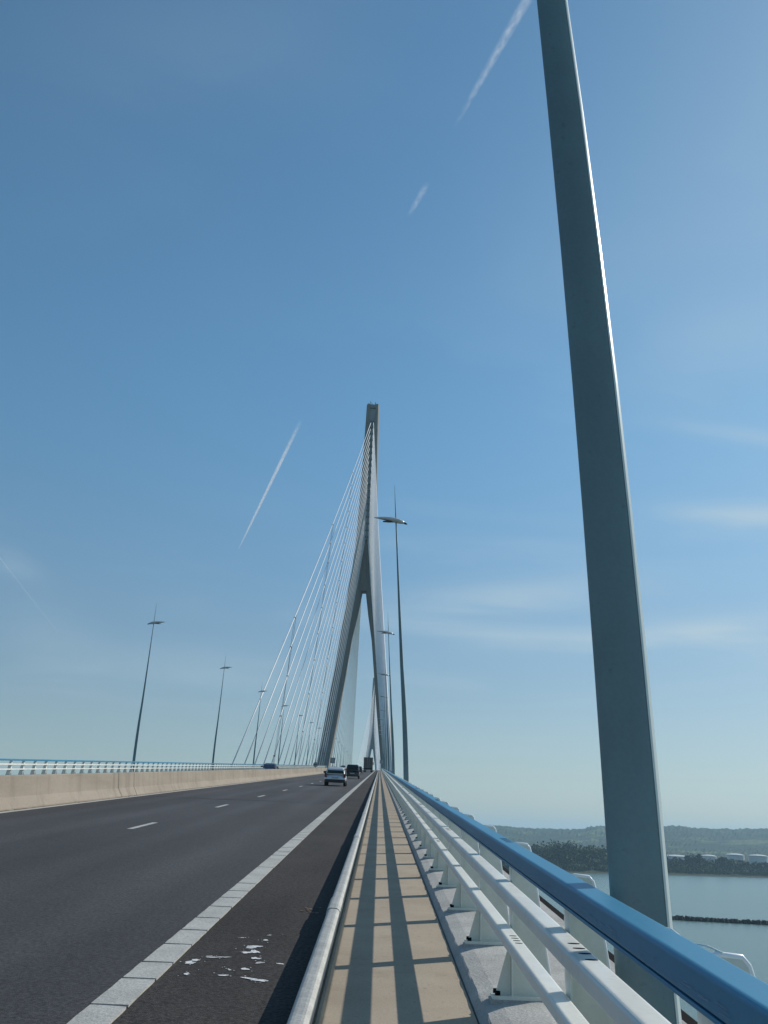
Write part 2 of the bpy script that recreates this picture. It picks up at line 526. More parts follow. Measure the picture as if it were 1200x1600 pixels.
def sheet(name, x0, x1, z, m, y0=Y_BACK, y1=Y_END):
    mb = MB()
    ys = stations(y0, y1)
    for a, b in zip(ys[:-1], ys[1:]):
        mb.poly([(x0, a, zd(a) + z), (x1, a, zd(a) + z), (x1, b, zd(b) + z), (x0, b, zd(b) + z)])
    return mb.build(name, m, kind='structure')


sheet('road', -10.02, -1.60, ROAD_Z, M_ASPH)
sheet('shoulder', -1.60, -0.435, ROAD_Z, M_SHLD)
sheet('oncoming_road', -20.3, -10.58, ROAD_Z, M_ASPH)
sweep(MB(), [(0.69, -0.05), (0.69, 0.0), (-0.285, 0.0), (-0.298, 0.055), (-0.320, 0.055), (-0.323, 0.02), (-0.44, 0.02), (-0.44, -0.05)], Y_BACK, Y_END).build('walkway', M_WALK, kind='structure')
sweep(MB(), [(-21.4, -0.05), (-20.3, -0.05), (-20.3, 0.04), (-21.4, 0.04)], Y_BACK, Y_END).build('far_walkway', M_WALK, kind='structure')


def plinth(name, xi, xo):
    """raised concrete beam under the rail, with a slightly chipped inner edge near the camera"""
    mb = MB()
    rnd = random.Random(3)
    s = 1 if xo > xi else -1
    ys = [Y_BACK, 2.0] + [2.0 + 0.13 * k for k in range(1, 240)] + [v for v in stations(34, Y_END) if v > 34.0]
    rings = []
    for y in ys:
        j = s * rnd.uniform(-0.004, 0.006) if 2.0 < y < 34 else 0.0
        jz = rnd.uniform(-0.004, 0.003) if 2.0 < y < 34 else 0.0
        rings.append([(x, y, z + zd(y)) for x, z in ((xi, -0.05), (xi, 0.0), (xi + s * 0.036 + j, 0.055 + jz), (xi + s * 0.046 + j, 0.062), (xi + s * 0.16, 0.085), (xi + s * 0.40, 0.10), (xo - s * 0.03, 0.10), (xo, 0.07), (xo, -0.05))])
    return mb.loft(rings).build(name, M_PLIN, kind='structure')


plinth('kerb_beam', 0.702, 1.98)
plinth('far_kerb_beam', -21.42, -22.58)
tag(sweep(MB(), rrect(2.02, 2.15, -0.06, 0.03, 0.03), Y_BACK, 420).build('cable_duct', M_DARK),
    'long black cable duct running along the outer edge behind the near railing', 'cable duct')

# ------------------------------------------------------------------ road markings
mk = MB()
rnd = random.Random(5)
grooves = [2.6, 3.5, 4.4, 5.3, 6.2, 7.10, 7.93, 8.55, 9.37, 10.14, 10.92, 11.76, 12.53, 13.18, 14.0, 16.17]
y = 16.17
while y < 130:
    y += rnd.choice([0.7, 0.8, 0.85, 0.8, 2.1])
    grooves.append(y)
y0 = -40.0
for g in grooves:
    e = 0.015 + 0.0008 * min(g, 40)
    a, b = y0 + e, g - e
    n = max(2, int((b - a) / 0.12)) if g < 30 else 2
    top, botm = [], []
    for k in range(n):
        yy = a + (b - a) * k / (n - 1)
        j = 0.003 if g < 30 else 0
        top.append((-1.80 + rnd.uniform(-j, j), yy)); botm.append((-1.56 + rnd.uniform(-j, j), yy))
    sk = rnd.uniform(-0.012, 0.012)
    top[-1] = (top[-1][0], top[-1][1] + sk); botm[-1] = (botm[-1][0], botm[-1][1] - sk)
    ring = top + botm[::-1]
    for k in range(n - 1):
        q = [top[k], top[k + 1], botm[k + 1], botm[k]]
        mk.prism([(x, yy, zd(yy) + ROAD_Z + 0.002) for x, yy in q], [(x, yy, zd(yy) + ROAD_Z + 0.018) for x, yy in q])
    y0 = g
mk.build('edge_line', M_LINE, kind='structure')
sheet('edge_line_far', -1.80, -1.56, ROAD_Z + 0.006, M_LINE, y0, Y_END)
sheet('inner_edge_line', -9.93, -9.72, ROAD_Z + 0.005, M_LINE)
sheet('oncoming_edge_line', -10.9, -10.7, ROAD_Z + 0.005, M_LINE)
dk = MB()
yd = 23.3 - 12.1 * 5
while yd < 900:
    for x0, x1 in ((-5.57, -5.43), (-15.3, -15.15)):
        a, b = yd, yd + 2.6
        dk.poly([(x0, a, zd(a) + ROAD_Z + 0.006), (x1, a, zd(a) + ROAD_Z + 0.006), (x1, b, zd(b) + ROAD_Z + 0.006), (x0, b, zd(b) + ROAD_Z + 0.006)])
    yd += 12.1
dk.build('lane_dashes', M_LINE, kind='structure')
# scraps of white paint on the shoulder
sp = MB()
for (xa, ya, xb, yb, w) in ((-1.18, 8.95, -1.36, 8.91, .018), (-1.43, 8.72, -1.46, 8.60, .03), (-1.40, 8.80, -1.44, 8.74, .03),
                            (-1.0, 9.54, -1.08, 9.44, .04), (-1.02, 9.48, -1.09, 9.40, .035), (-.97, 9.26, -1.03, 9.24, .07), (-1.03, 9.22, -1.09, 9.17, .04),
                            (-.92, 8.96, -.99, 8.95, .035), (-.77, 8.08, -.94, 8.18, .03), (-1.08, 8.25, -1.14, 8.21, .02),
                            (-.86, 8.80, -.94, 8.75, .02), (-.95, 8.52, -1.02, 8.48, .025), (-.71, 8.76, -.76, 8.78, .018),
                            (-1.37, 8.22, -1.41, 8.23, .03), (-1.09, 8.46, -1.11, 8.45, .02), (-.95, 9.85, -.99, 9.83, .03), (-.96, 10.1, -.97, 10.12, .02),
                            (-1.19, 9.9, -1.2, 9.92, .02), (-1.33, 8.95, -1.35, 8.97, .02)):
    a, b = Vector((xa, ya)), Vector((xb, yb))
    d = (b - a).normalized(); nrm = Vector((-d.y, d.x))
    c, L = (a + b) / 2, (b - a).length / 2
    pts = []
    ph = [rnd.uniform(0, 6.28) for _ in range(4)]
    for k in range(30):
        t = 2 * math.pi * k / 30
        u = 0.95 + 0.22 * math.sin(2 * t + ph[0]) + 0.16 * math.sin(3 * t + ph[1]) + 0.12 * math.sin(5 * t + ph[2]) + 0.08 * math.sin(8 * t + ph[3])
        p = c + d * L * math.cos(t) * u + nrm * w * 1.3 * math.sin(t) * u
        pts.append((p.x, p.y, zd(p.y) + ROAD_Z + 0.005))
    sp.poly(pts)
    for _ in range(4):                                   # droplets flung off each splash
        p = c + d * rnd.gauss(0, L * 1.3) + nrm * rnd.gauss(0, w * 2.2)
        r = rnd.uniform(0.003, 0.008)
        sp.poly([(p.x + r * math.cos(q) * rnd.uniform(.6, 1.3), p.y + 1.6 * r * math.sin(q) * rnd.uniform(.6, 1.3), zd(p.y) + ROAD_Z + 0.0055) for q in (z_ * 2 * math.pi / 8 for z_ in range(8))])
sp.build('paint_spots', M_SCRAP, kind='structure')
jm = MB()
for k in range(-1, 9):
    yj = 42.9 + 43.0 * k
    for x0, x1 in ((-10.0, -1.83), (-1.53, -0.42)):
        jm.poly([(x0, yj - 0.035, zd(yj - 0.035) + ROAD_Z + 0.0045), (x1, yj - 0.035, zd(yj - 0.035) + ROAD_Z + 0.0045), (x1, yj + 0.035, zd(yj + 0.035) + ROAD_Z + 0.0045), (x0, yj + 0.035, zd(yj + 0.035) + ROAD_Z + 0.0045)])
jm.build('deck_joints', M_DARK, kind='structure')
gm = MB()
for k in range(14):
    x = rnd.gauss(-0.72, 0.05); yy = rnd.gauss(11.9, 0.18); r = rnd.uniform(0.01, 0.03)
    gm.poly([(x + r * math.cos(t) * rnd.uniform(.6, 1.2), yy + 2.5 * r * math.sin(t) * rnd.uniform(.6, 1.2), zd(yy) + ROAD_Z + 0.004) for t in (k2 * 2 * math.pi / 7 for k2 in range(7))])
gm.build('shoulder_grit', M_FOOT, kind='structure')

# ------------------------------------------------------------------ tubular kerb rail beside the walkway
kr = empty('kerb_rail', 'galvanised steel kerb rail between the dark shoulder and the tan walkway', 'kerb rail', (-0.365, 0, 0))
tubes = [(-30.3, -19.7), (-19.7, -9.5), (-9.5, 0.7), (0.7, 10.9), (10.9, 21.1), (21.1, 31.3), (31.3, 41.5), (41.5, 51.7), (51.7, 62), (62, 120), (120, 260), (260, Y_END)]
for a, b in tubes:
    mb = sweep(MB(), [(x + 0.365, z) for x, z in rrect(-0.455, -0.328, 0.055, 0.186, 0.045, 4)], a + 0.01, b - 0.01)
    mb.build('rail_tube', M_GALV, kr, smooth=False)
    if b < 100:
        sl = sweep(MB(), [(x + 0.365, z) for x, z in rrect(-0.463, -0.3245, 0.047, 0.194, 0.05, 4)], b - 0.45, b + 0.45)
        sl.build('rail_sleeve', M_GALV, kr)
yk = 0.0
while yk < 60:
    mb = MB().box(-0.06, 0.02, yk, yk + 0.05, 0.0195 + zd(yk), 0.06 + zd(yk))
    mb.build('support_bracket', M_GALV, kr)
    yk += 2.04

# ------------------------------------------------------------------ side railings
POST_STEP = 2.11


def post_meshes(s):
    """one post in local coordinates (x = 0 at the inner face, + outward times s, z from the walkway level)"""
    out = {}
    X = lambda v: s * v
    th = 0.007
    ZB = 0.118
    prof = [(0.0, ZB), (0.278, ZB), (0.124, 1.045), (0.108, 1.066), (0.04, 1.070), (0.0, 1.06)]
    mb = MB()
    mb.prism([(X(x), -th, z) for x, z in prof], [(X(x), th, z) for x, z in prof])
    # inner vertical stiffener and small gusset towards the walkway
    mb.prism([(X(-0.003), -0.075, ZB), (X(0.007), -0.075, ZB), (X(0.007), 0.075, ZB), (X(-0.003), 0.075, ZB)],
             [(X(-0.003), -0.075, 1.055), (X(0.007), -0.075, 1.055), (X(0.007), 0.075, 1.055), (X(-0.003), 0.075, 1.055)])
    out['post'] = mb
    g = MB()
    g.prism([(X(-0.005), -0.006, ZB), (X(-0.10), -0.006, ZB), (X(-0.10), -0.006, ZB + 0.015), (X(-0.005), -0.006, 0.46)],
            [(X(-0.005), 0.006, ZB), (X(-0.10), 0.006, ZB), (X(-0.10), 0.006, ZB + 0.015), (X(-0.005), 0.006, 0.46)])
    out['gusset'] = g
    # flange following the outer edge and the rounded top
    path = [(0.284, ZB), (0.240, 0.36), (0.188, 0.70), (0.136, 1.015), (0.126, 1.050), (0.108, 1.071), (0.04, 1.076), (0.006, 1.068)]
    fl = MB().tube([(X(x), 0.0, z) for x, z in path], 0.009, 8)
    out['edge_bar'] = fl
    bp = MB().box(min(X(-0.13), X(0.31)), max(X(-0.13), X(0.31)), -0.085, 0.085, 0.096, 0.119)
    out['base_plate'] = bp
    out['grout_pad'] = MB().box(min(X(-0.14), X(0.32)), max(X(-0.14), X(0.32)), -0.092, 0.092, 0.05, 0.095)
    out['bolts'] = []
    for bx in (-0.095, 0.285):
        for by in (-0.055, 0.055):
            hexa = lambda z: [(X(bx) + 0.018 * math.cos(t), by + 0.018 * math.sin(t), z) for t in (k * math.pi / 3 for k in range(6))]
            out['bolts'].append(MB().prism(hexa(0.119), hexa(0.145)))
    return out


def railing(name, label, xin, s, y_first, n_ind, y_stuff_end):
    root = empty(name, label, 'railing', (xin, 0, 0))
    R = lambda pr: [(s * x, z) for x, z in (pr if s > 0 else pr[::-1])]
    # rails in front of the posts (x negative = walkway side)
    blue = [(x, z) for x, z in rrect(-0.122, -0.004, 1.008, 1.100, 0.016, 5)]
    white_m = rrect(-0.117, -0.004, 0.745, 0.832, 0.022, 5)
    white_l = rrect(-0.103, -0.004, 0.472, 0.546, 0.018, 5)
    sweep(MB(), R(blue), Y_BACK, Y_END).build('top_rail', M_BLUE, root)
    sweep(MB(), R(rrect(-0.119, -0.012, 0.993, 1.006, 0.003, 2)), Y_BACK, Y_END).build('rail_lip', M_BLUE, root)
    sweep(MB(), R(white_m), Y_BACK, Y_END).build('middle_rail', M_WHITE, root)
    sweep(MB(), R(white_l), Y_BACK, Y_END).build('lower_rail', M_WHITE, root)
    pm = post_meshes(s)
    first = None
    y = y_first
    for k in range(n_ind):
        if first is None:
            p = pm['post'].build('post', M_POST, root, loc=(0, y, zd(y)))
            pm['edge_bar'].build('edge_bar', M_EDGE, p, smooth=True)
            pm['grout_pad'].build('grout_pad', M_PLIN, p)
            pm['gusset'].build('gusset', M_POST, p)
            pm['base_plate'].build('base_plate', M_POST, p)
            for bm_ in pm['bolts']:
                bm_.build('bolt', M_DARK, p)
            first = p
        else:
            p = copy_tree(first, root)
            p.location = (0, y, zd(y))
        y += POST_STEP
    rest = MB()
    while y < y_stuff_end:
        for key in ('post', 'edge_bar', 'gusset'):
            src = pm[key]
            i = len(rest.v)
            rest.v += [(a, b + y, c + zd(y)) for a, b, c in src.v]
            rest.f += [tuple(i + q for q in f) for f in src.f]
        y += POST_STEP
    rest.build('distant_posts', M_POST, root, kind='stuff')
    return root


near_rail = railing('bridge_railing', 'near railing with broad blue top rail and two white rails beside the tan walkway', 0.935, 1, 5.16 - 2.11 * 5, 100, 900)
railing('bridge_railing', 'far railing, blue and white, seen above the tan concrete median wall at left', -21.55, -1, 56.0 - 2.11 * 8, 100, 900)
# bolt slots at the rail splices (real recess plugs, a hair proud of the rail)
for rx, z0, ys, half in ((-0.05, 0.8315, (4.36, 4.50, 4.62, 4.74), 0.016), (-0.045, 0.5455, (6.55, 6.64, 6.73, 6.82), 0.014), (-0.05, 1.0995, (6.98, 7.09, 7.2, 7.31), 0.016)):
    for rep in range(0, 5):
        for yy in ys:
            mb = MB()
            yq = yy + rep * 8.44
            mb.prism([(rx + half * 1.7 * math.cos(t), yq + half * math.sin(t), z0 - 0.006 + zd(yq) ) for t in (q * math.pi / 5 for q in range(10))],
                     [(rx + half * 1.7 * math.cos(t), yq + half * math.sin(t), z0 + 0.002 + zd(yq)) for t in (q * math.pi / 5 for q in range(10))])
            mb.build('bolt_slot', M_DARK, near_rail)
sm = MB()
rs = random.Random(11)
for k in range(170):                       # pale scratches on the inner lower edge of the top rail
    yq = rs.uniform(2.2, 9.0); L = rs.uniform(0.01, 0.09); zz = rs.uniform(1.026, 1.048); w = rs.uniform(0.0008, 0.0022)
    xa = -0.1235
    up_ = rs.uniform(-0.006, 0.004)
    sm.poly([(xa, yq, zz + zd(yq)), (xa, yq + L, zz + up_ + zd(yq + L)), (xa - 0.0004, yq + L, zz + up_ + w + zd(yq + L)), (xa - 0.0004, yq, zz + w + zd(yq))])
so = sm.build('scratch_marks', M_SCUFF, near_rail)
so['kind'] = 'stuff'
# loose wire end tied to the rail
wr = MB().tube([(x, yy, z + zd(yy)) for x, yy, z in ((0.008, 3.62, 1.072), (0.012, 3.40, 1.088), (0.010, 3.22, 1.078), (0.022, 3.08, 1.092), (0.05, 3.04, 1.082))], 0.0035, 6)
wr.build('wire_tie', M_WHITE, near_rail)

# ------------------------------------------------------------------ concrete median wall, one thing per cast length
joints = [42.9 + 43.0 * k for k in range(-3, 9)]
half = [(0.0, 0.0), (0.30, 0.0), (0.30, 0.07), (0.145, 0.36), (0.09, 0.92), (0.075, 0.94), (0.0, 0.94)]
prof = [(x, z + ROAD_Z - 0.02) for x, z in half] + [(-x, z + ROAD_Z - 0.02) for x, z in half[1:-1]][::-1]
vis = 0
for k in range(len(joints)):
    a = joints[k]
    b = joints[k + 1] if k + 1 < len(joints) else Y_END
    if b < 4:
        lab = 'tan concrete median wall length behind the camera, nearest one' if k else 'tan concrete median wall length farther behind the camera'
    elif k + 1 == len(joints):
        lab = 'tan concrete median wall running on from the near pylon to the far shore'
    else:
        lab = '%s length of tan concrete median wall from the left edge of the photo' % ORD[vis]
        vis += 1
    root = empty('median_wall', lab, 'concrete barrier', (XC, a, zd(a)), 'concrete lengths of the median wall')
    mb = MB()
    ys = [a + 0.03] + ([v for v in stations(a, b) if a + 1 < v < b - 1]) + [b - 0.03]
    mb.loft([[(x, yy - a, z + zd(yy) - zd(a)) for x, z in prof] for yy in ys])
    mb.build('wall', M_BARR, root)
    gf = MB()
    yy = a + 0.1
    while yy < min(b - 0.2, a + 43) and a < 200:
        L = min(rnd.uniform(0.5, 2.5), b - 0.1 - yy)
        w = rnd.uniform(0.01, 0.05)
        gf.box(0.302, 0.305 + w, yy - a, yy + L - a, ROAD_Z - 0.01, ROAD_Z + rnd.uniform(0.008, 0.02), SLOPE)
        yy += L + rnd.uniform(0.0, 0.6)
    if gf.v:
        gf.build('foot_grime', M_FOOT, root)

# ------------------------------------------------------------------ lamp posts
MAST_H = 15.55


def make_lamp(x_base, x_tip, side, detail):
    """local origin at the walkway level on the mast's base; side=+1 right row (arm to the left)"""
    lean = (x_tip - x_base) / 15.4
    root = bpy.data.objects.new('lamp_post', None)
    COL.objects.link(root)
    sec = [(math.cos(math.radians(a_)), 0.40 * math.sin(math.radians(a_))) for a_ in list(range(180, 316, 9)) + [330, 0, 30, 60, 90, 120, 150]]
    if side < 0:
        sec = [(-x, y) for x, y in sec][::-1]
    rings = []
    zs = [0.10, 0.7, 1.4, 2.1, 2.8, 3.5, 4.3, 5.2, 6.3, 9, 12, 13.4]

    def bow(z):                                   # slight swelling and outward bow of the lower mast
        return math.sin(math.pi * max(0.0, min(1.0, (z - 0.4) / 6.4)))
    for z in zs:
        w = (0.1375 * (1 - z / 16.2) if z < 13 else 0.03) + 0.010 * bow(z)
        cx_ = lean * z + side * 0.043 * bow(z)
        rings.append([(cx_ + w * x, w * y, z) for x, y in sec])
    m = MB().loft(rings).build('mast', M_MAST, root, smooth=True)
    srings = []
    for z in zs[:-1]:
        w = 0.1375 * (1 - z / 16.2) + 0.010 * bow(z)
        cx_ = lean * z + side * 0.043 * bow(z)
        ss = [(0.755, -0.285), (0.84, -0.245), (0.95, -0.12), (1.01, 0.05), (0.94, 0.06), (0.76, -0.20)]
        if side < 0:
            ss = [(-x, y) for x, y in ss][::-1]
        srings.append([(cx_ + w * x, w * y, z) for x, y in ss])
    MB().loft(srings).build('sunlit_strip', M_STRIP, m)  # facet carrying the painted sunlit rim
    bp = MB().box(-0.24, 0.24, -0.2, 0.2, 0.0, 0.03)
    bp.build('foot_plate', M_GALV, root, loc=(0, 0, 0.16))
    MB().tube([(lean * 13.38, 0, 13.38), (lean * 14.2, 0, 14.2), (lean * 15.4, 0, 15.45)], [0.035, 0.022, 0.006], 8).build('spike', M_MAST, root)
    # fish shaped head pointing over the road
    hx = []
    N = 14
    for k in range(N + 1):
        t = k / N
        x = 0.42 - 1.52 * t
        r = 0.155 * (math.sin(math.pi * min(1, (t * 0.92 + 0.05)) ** 0.62)) ** 0.9 + 0.006
        zc = 13.62 - 0.16 * (1 - t) ** 2 + 0.05 * t
        hx.append([(lean * 13.6 + side * x, 1.35 * r * math.cos(a), zc + r * math.sin(a) * (0.85 if math.sin(a) > 0 else 0.62)) for a in (2 * math.pi * q / 16 for q in range(16))])
    h = MB().loft(hx).build('lamp_head', M_HEAD, root, smooth=True)
    gl = MB()
    gx = []
    for k in range(7):
        t = k / 6
        x = -0.10 - 0.55 * t
        w = 0.12 * math.sin(math.pi * (0.15 + 0.7 * t))
        gx.append((lean * 13.6 + side * x, w))
    zc = 13.50
    gl.prism([(x, -w, zc) for x, w in gx] + [(x, w, zc) for x, w in gx[::-1]], [(x, -w * .8, zc - 0.03) for x, w in gx] + [(x, w * .8, zc - 0.03) for x, w in gx[::-1]])
    gl.build('lens', M_GLASS, h)
    tipm = MB().tube([(lean * 13.6 + side * 0.40, 0, 13.465), (lean * 13.6 + side * 0.50, 0, 13.42), (lean * 13.6 + side * 0.58, 0, 13.39)], [0.055, 0.045, 0.015], 10)
    tipm.build('head_tip', M_DARK, h)
    return root


lamp_r = make_lamp(1.22, 0.17, 1, True)
lamp_l = make_lamp(-21.75, -21.3, -1, True)
lamp_rf = make_lamp(1.33, 0.17, 1, True)
n_r = n_l = 0
used = set()
for k in range(0, 30):
    y = 4.65 + 43.0 * k
    o = lamp_r if k == 0 else (lamp_rf if k == 1 else copy_tree(lamp_rf))
    o.location = (1.22 if k == 0 else 1.33, y, zd(y))
    if k == 0:
        lab = 'huge tapering grey-teal lamp mast close behind the near blue rail'
    elif k == 1:
        lab = 'tall lamp post just right of the pylon, its head largest and whole'
    else:
        lab = '%s lamp post along the right railing, counted from the camera' % ORD[min(k, 25)]
    if k >= 26:
        lab = 'tiny lamp post along the right railing beyond the middle of the bridge'
    tag(o, lab, 'lamp post', 'lamp posts along the right railing')
    if k < 2:
        continue
    o2 = lamp_l if k == 2 else copy_tree(lamp_l)
    o2.location = (-21.75, y, zd(y))
    lab = ('leftmost lamp post, standing at the far railing' if k == 2 else
           'lamp post at the far railing between the leftmost lamp and the cables' if k == 3 else
           '%s lamp post along the far left railing, counted from the left' % ORD[min(k - 2, 25)])
    if k - 2 >= 25:
        lab = 'tiny lamp post along the left railing beyond the middle of the bridge'
    tag(o2, lab, 'lamp post', 'lamp posts along the left railing')

# ------------------------------------------------------------------ pylons
def make_pylon(y, label, zbase):
    """zbase: deck level at the pylon; heights measured from there"""
    root = empty('bridge_pylon', label, 'bridge pylon', (-10.0, y, zbase))
    H = 165.3
    zb = WATER_Z - zbase - 1.0
    # outer half width / inner half width / half depth by height
    tab = [(zb, 22.5, 15.2, 8.2), (3, 16.0, 10.2, 7.4), (28, 12.7, 7.1, 7.0), (55, 9.4, 4.0, 6.5), (66, 8.0, 2.0, 6.3), (76.2, 6.95, 0.45, 6.0)]
    def leg_ring(z, wo, wi, d, s):
        f = 0.36 * (wo - wi)                      # chamfers
        g = 1.25 if z > 50 else (0.7 if z > 20 else 0.35)
        pts = [(wi + 0.25, -0.35 * d), (wi + f * g, -d), (wo - f * 0.35, -d), (wo, -0.55 * d), (wo, 0.55 * d), (wo - f * 0.35, d), (wi + f * g, d), (wi + 0.25, 0.35 * d)]
        return [(s * x, yy, z) for x, yy in (pts if s > 0 else pts[::-1])]
    for s in (-1, 1):
        mb = MB().loft([leg_ring(z, wo, wi, d, s) for z, wo, wi, d in tab])
        mb.build('leg', M_PYL, root)
    # upper shaft: two ribs with the recessed steel core between them
    tab2 = [(76.2, 6.95, 2.6, 6.0), (88, 5.6, 1.75, 5.6), (99, 4.75, 1.15, 5.2), (129, 3.75, 0.95, 4.6), (155, 3.15, 1.0, 4.2), (H, 2.95, 1.45, 4.1)]
    for s in (-1, 1):
        rings = []
        for z, wo, wi, d in tab2:
            pts = [(wi, -d), (wo - 0.6, -d), (wo, -0.55 * d), (wo, 0.55 * d), (wo - 0.6, d), (wi, d)]
            rings.append([(s * x, yy, z) for x, yy in (pts if s > 0 else pts[::-1])])
        MB().loft(rings).build('rib', M_PYL, root)
    web = MB().loft([[(-wi + 0.01, -d, z), (wi - 0.01, -d, z), (wi - 0.01, d, z), (-wi + 0.01, d, z)] for z, wi, d in
                     ((76.2, 2.6, 3.2), (88, 1.75, 3.2), (99, 1.15, 3.4))])
    web.build('web', M_PYL, root)
    core = MB().loft([[(-wi + 0.01, -d, z), (wi - 0.01, -d, z), (wi - 0.01, d, z), (-wi + 0.01, d, z)] for z, wi, d in
                      ((99, 1.15, 4.9), (129, 0.95, 4.3), (155, 1.0, 3.9))])
    core.build('anchor_box', M_PYLD, root)
    cap = MB().loft([[(-1.44, -3.0, z), (1.44, -3.0, z), (1.44, 3.0, z), (-1.44, 3.0, z)] for z in (155, H - 2.0)])
    cap.build('top_panel', M_TOPP, root)
    MB().box(-1.44, 1.44, -3.9, 3.9, H - 1.99, H - 0.3).build('top_beam', M_PYL, root)
    MB().tube([(-1.0, -2, H - 0.1), (-1.2, -2.2, H + 1.9)], 0.14, 6).build('aerial', M_DARK, root)
    MB().tube([(-0.6, -2, H - 0.1), (-0.35, -1.8, H + 1.1)], 0.10, 6).build('aerial', M_DARK, root)
    MB().tube([(1.0, -2, H - 0.1), (1.0, -2, H + 1.6)], 0.16, 6).build('aerial', M_DARK, root)
    # cable openings, one pair per level
    for k in range(19):
        z = 100.0 + 56.2 * k / 18
        d = 4.9 + (3.9 - 4.9) * (z - 99) / 56
        mb = MB()
        for sx in (-0.52, 0.52):
            for sy in (-1, 1):
                mb.box(sx - 0.26, sx + 0.26, min(sy * (d - 0.3), sy * (d + 0.12)), max(sy * (d - 0.3), sy * (d + 0.12)), z - 0.55, z + 0.45)
        mb.build('cable_socket', M_HOLE, root)
    # cross beam under the deck
    MB().box(-16, 16, -5, 5, -9, -4.2).build('cross_beam', M_PYL, root)
    return root


make_pylon(Y_PYL, 'near concrete bridge pylon, tall inverted Y straddling the road', SLOPE * Y_PYL)
make_pylon(Y_PYL + SPAN, 'far bridge pylon, small inverted Y seen through the near pylon', zd(Y_PYL + SPAN))

# ------------------------------------------------------------------ stay cables
X_L, X_R = -22.7, 2.0
side_ys = [156.0 + 14.2 * k for k in range(19)]
main_ds = [20 + 20.8 * k for k in range(19)]
CAB = {}


def stay(yp, y_anchor, k_top, xs, label, group):
    z = 100.0 + 56.2 * k_top / 18 + zd(Y_PYL)
    d = 4.9 + (3.9 - 4.9) * (56.2 * k_top / 18 + 1) / 56
    sgn = -1 if y_anchor < yp else 1
    a = Vector((xs, y_anchor, zd(y_anchor) + 0.1))
    b = Vector((-10.0 + (0.52 if xs > -10 else -0.52), yp + sgn * d, z))
    n = 10
    pts = []
    for q in range(n + 1):
        t = q / n
        p = a.lerp(b, t)
        p.z -= 4 * (b - a).length * 0.009 * t * (1 - t)      # slight sag
        pts.append(p - a)
    o = MB().tube(pts, 0.115, 8).build('stay_cable', M_CABLE, smooth=True, loc=a)
    tag(o, label, 'stay cable', group)
    an = MB().tube([(0, 0, -0.1), tuple((pts[1] * (1.8 / pts[1].length)))], 0.15, 8).build('anchor_sleeve', M_ROPE, o)
    CAB[(round(yp), sgn, xs > -10, k_top)] = (a, [p + a for p in pts])
    return o


for si, (xs, sname) in enumerate(((X_L, 'left'), (X_R, 'right'))):
    for k, ya in enumerate(side_ys):
        stay(Y_PYL, ya, 18 - k, xs, '%s white stay cable of the near pylon\'s %s side fan, counted from the camera' % (ORD[k], sname), 'stay cables of the near pylon')
    for k, dd in enumerate(main_ds):
        stay(Y_PYL, Y_PYL + dd, k, xs, '%s stay cable beyond the near pylon in its %s main-span fan, counted from the pylon' % (ORD[k], sname), 'stay cables of the near pylon')
    yp2 = Y_PYL + SPAN
    for k, dd in enumerate(main_ds):
        stay(yp2, yp2 - dd, k, xs, '%s stay cable of the far pylon\'s %s main-span fan, counted from that pylon' % (ORD[k], sname), 'stay cables of the far pylon')


def tie(y_low, y_top_k0, sel, label):
    """pair of thin damping ropes linking the cables of the left side fan from the first cable down to the deck"""
    root = empty('cross_tie', label, 'cable tie', (X_L, y_low, zd(y_low)), 'damping ropes of the left cable fan')
    base = Vector((X_L, y_low, zd(y_low)))
    for off in (0.0, 1.3):
        pts = [Vector((X_L, y_low + off, zd(y_low) + 0.1)) - base]
        for k in sel:
            a, P = CAB[(round(Y_PYL), -1, False, k)]
            # where the cable crosses the slanted plane of the tie
            best = None
            for q in range(len(P) - 1):
                for u in range(10):
                    p = P[q].lerp(P[q + 1], u / 10)
                    want = y_low + off + (y_top_k0 - y_low) * (p.z - base.z) / 80.0
                    if best is None or abs(p.y - want) < best[0]:
                        best = (abs(p.y - want), p)
            pts.append(best[1] - base)
        pts.sort(key=lambda p: p.z)
        MB().tube(pts, 0.045, 6).build('rope', M_ROPE, root)
        if off == 0:
            for p in pts[1:]:
                MB().box(p.x - 0.16, p.x + 0.16, p.y - 0.1, p.y + 0.5, p.z - 0.16, p.z + 0.16).build('clamp', M_DARK, root)


tie(218.0, 214.0, [18, 17, 16, 15, 14], 'double grey damping rope nearest the camera, linking the left cables')
tie(282.0, 284.0, list(range(9, 19)), 'damping rope in the middle of the left cable fan')
tie(334.0, 340.0, list(range(5, 19)), 'damping rope of the left cable fan closest to the pylon')

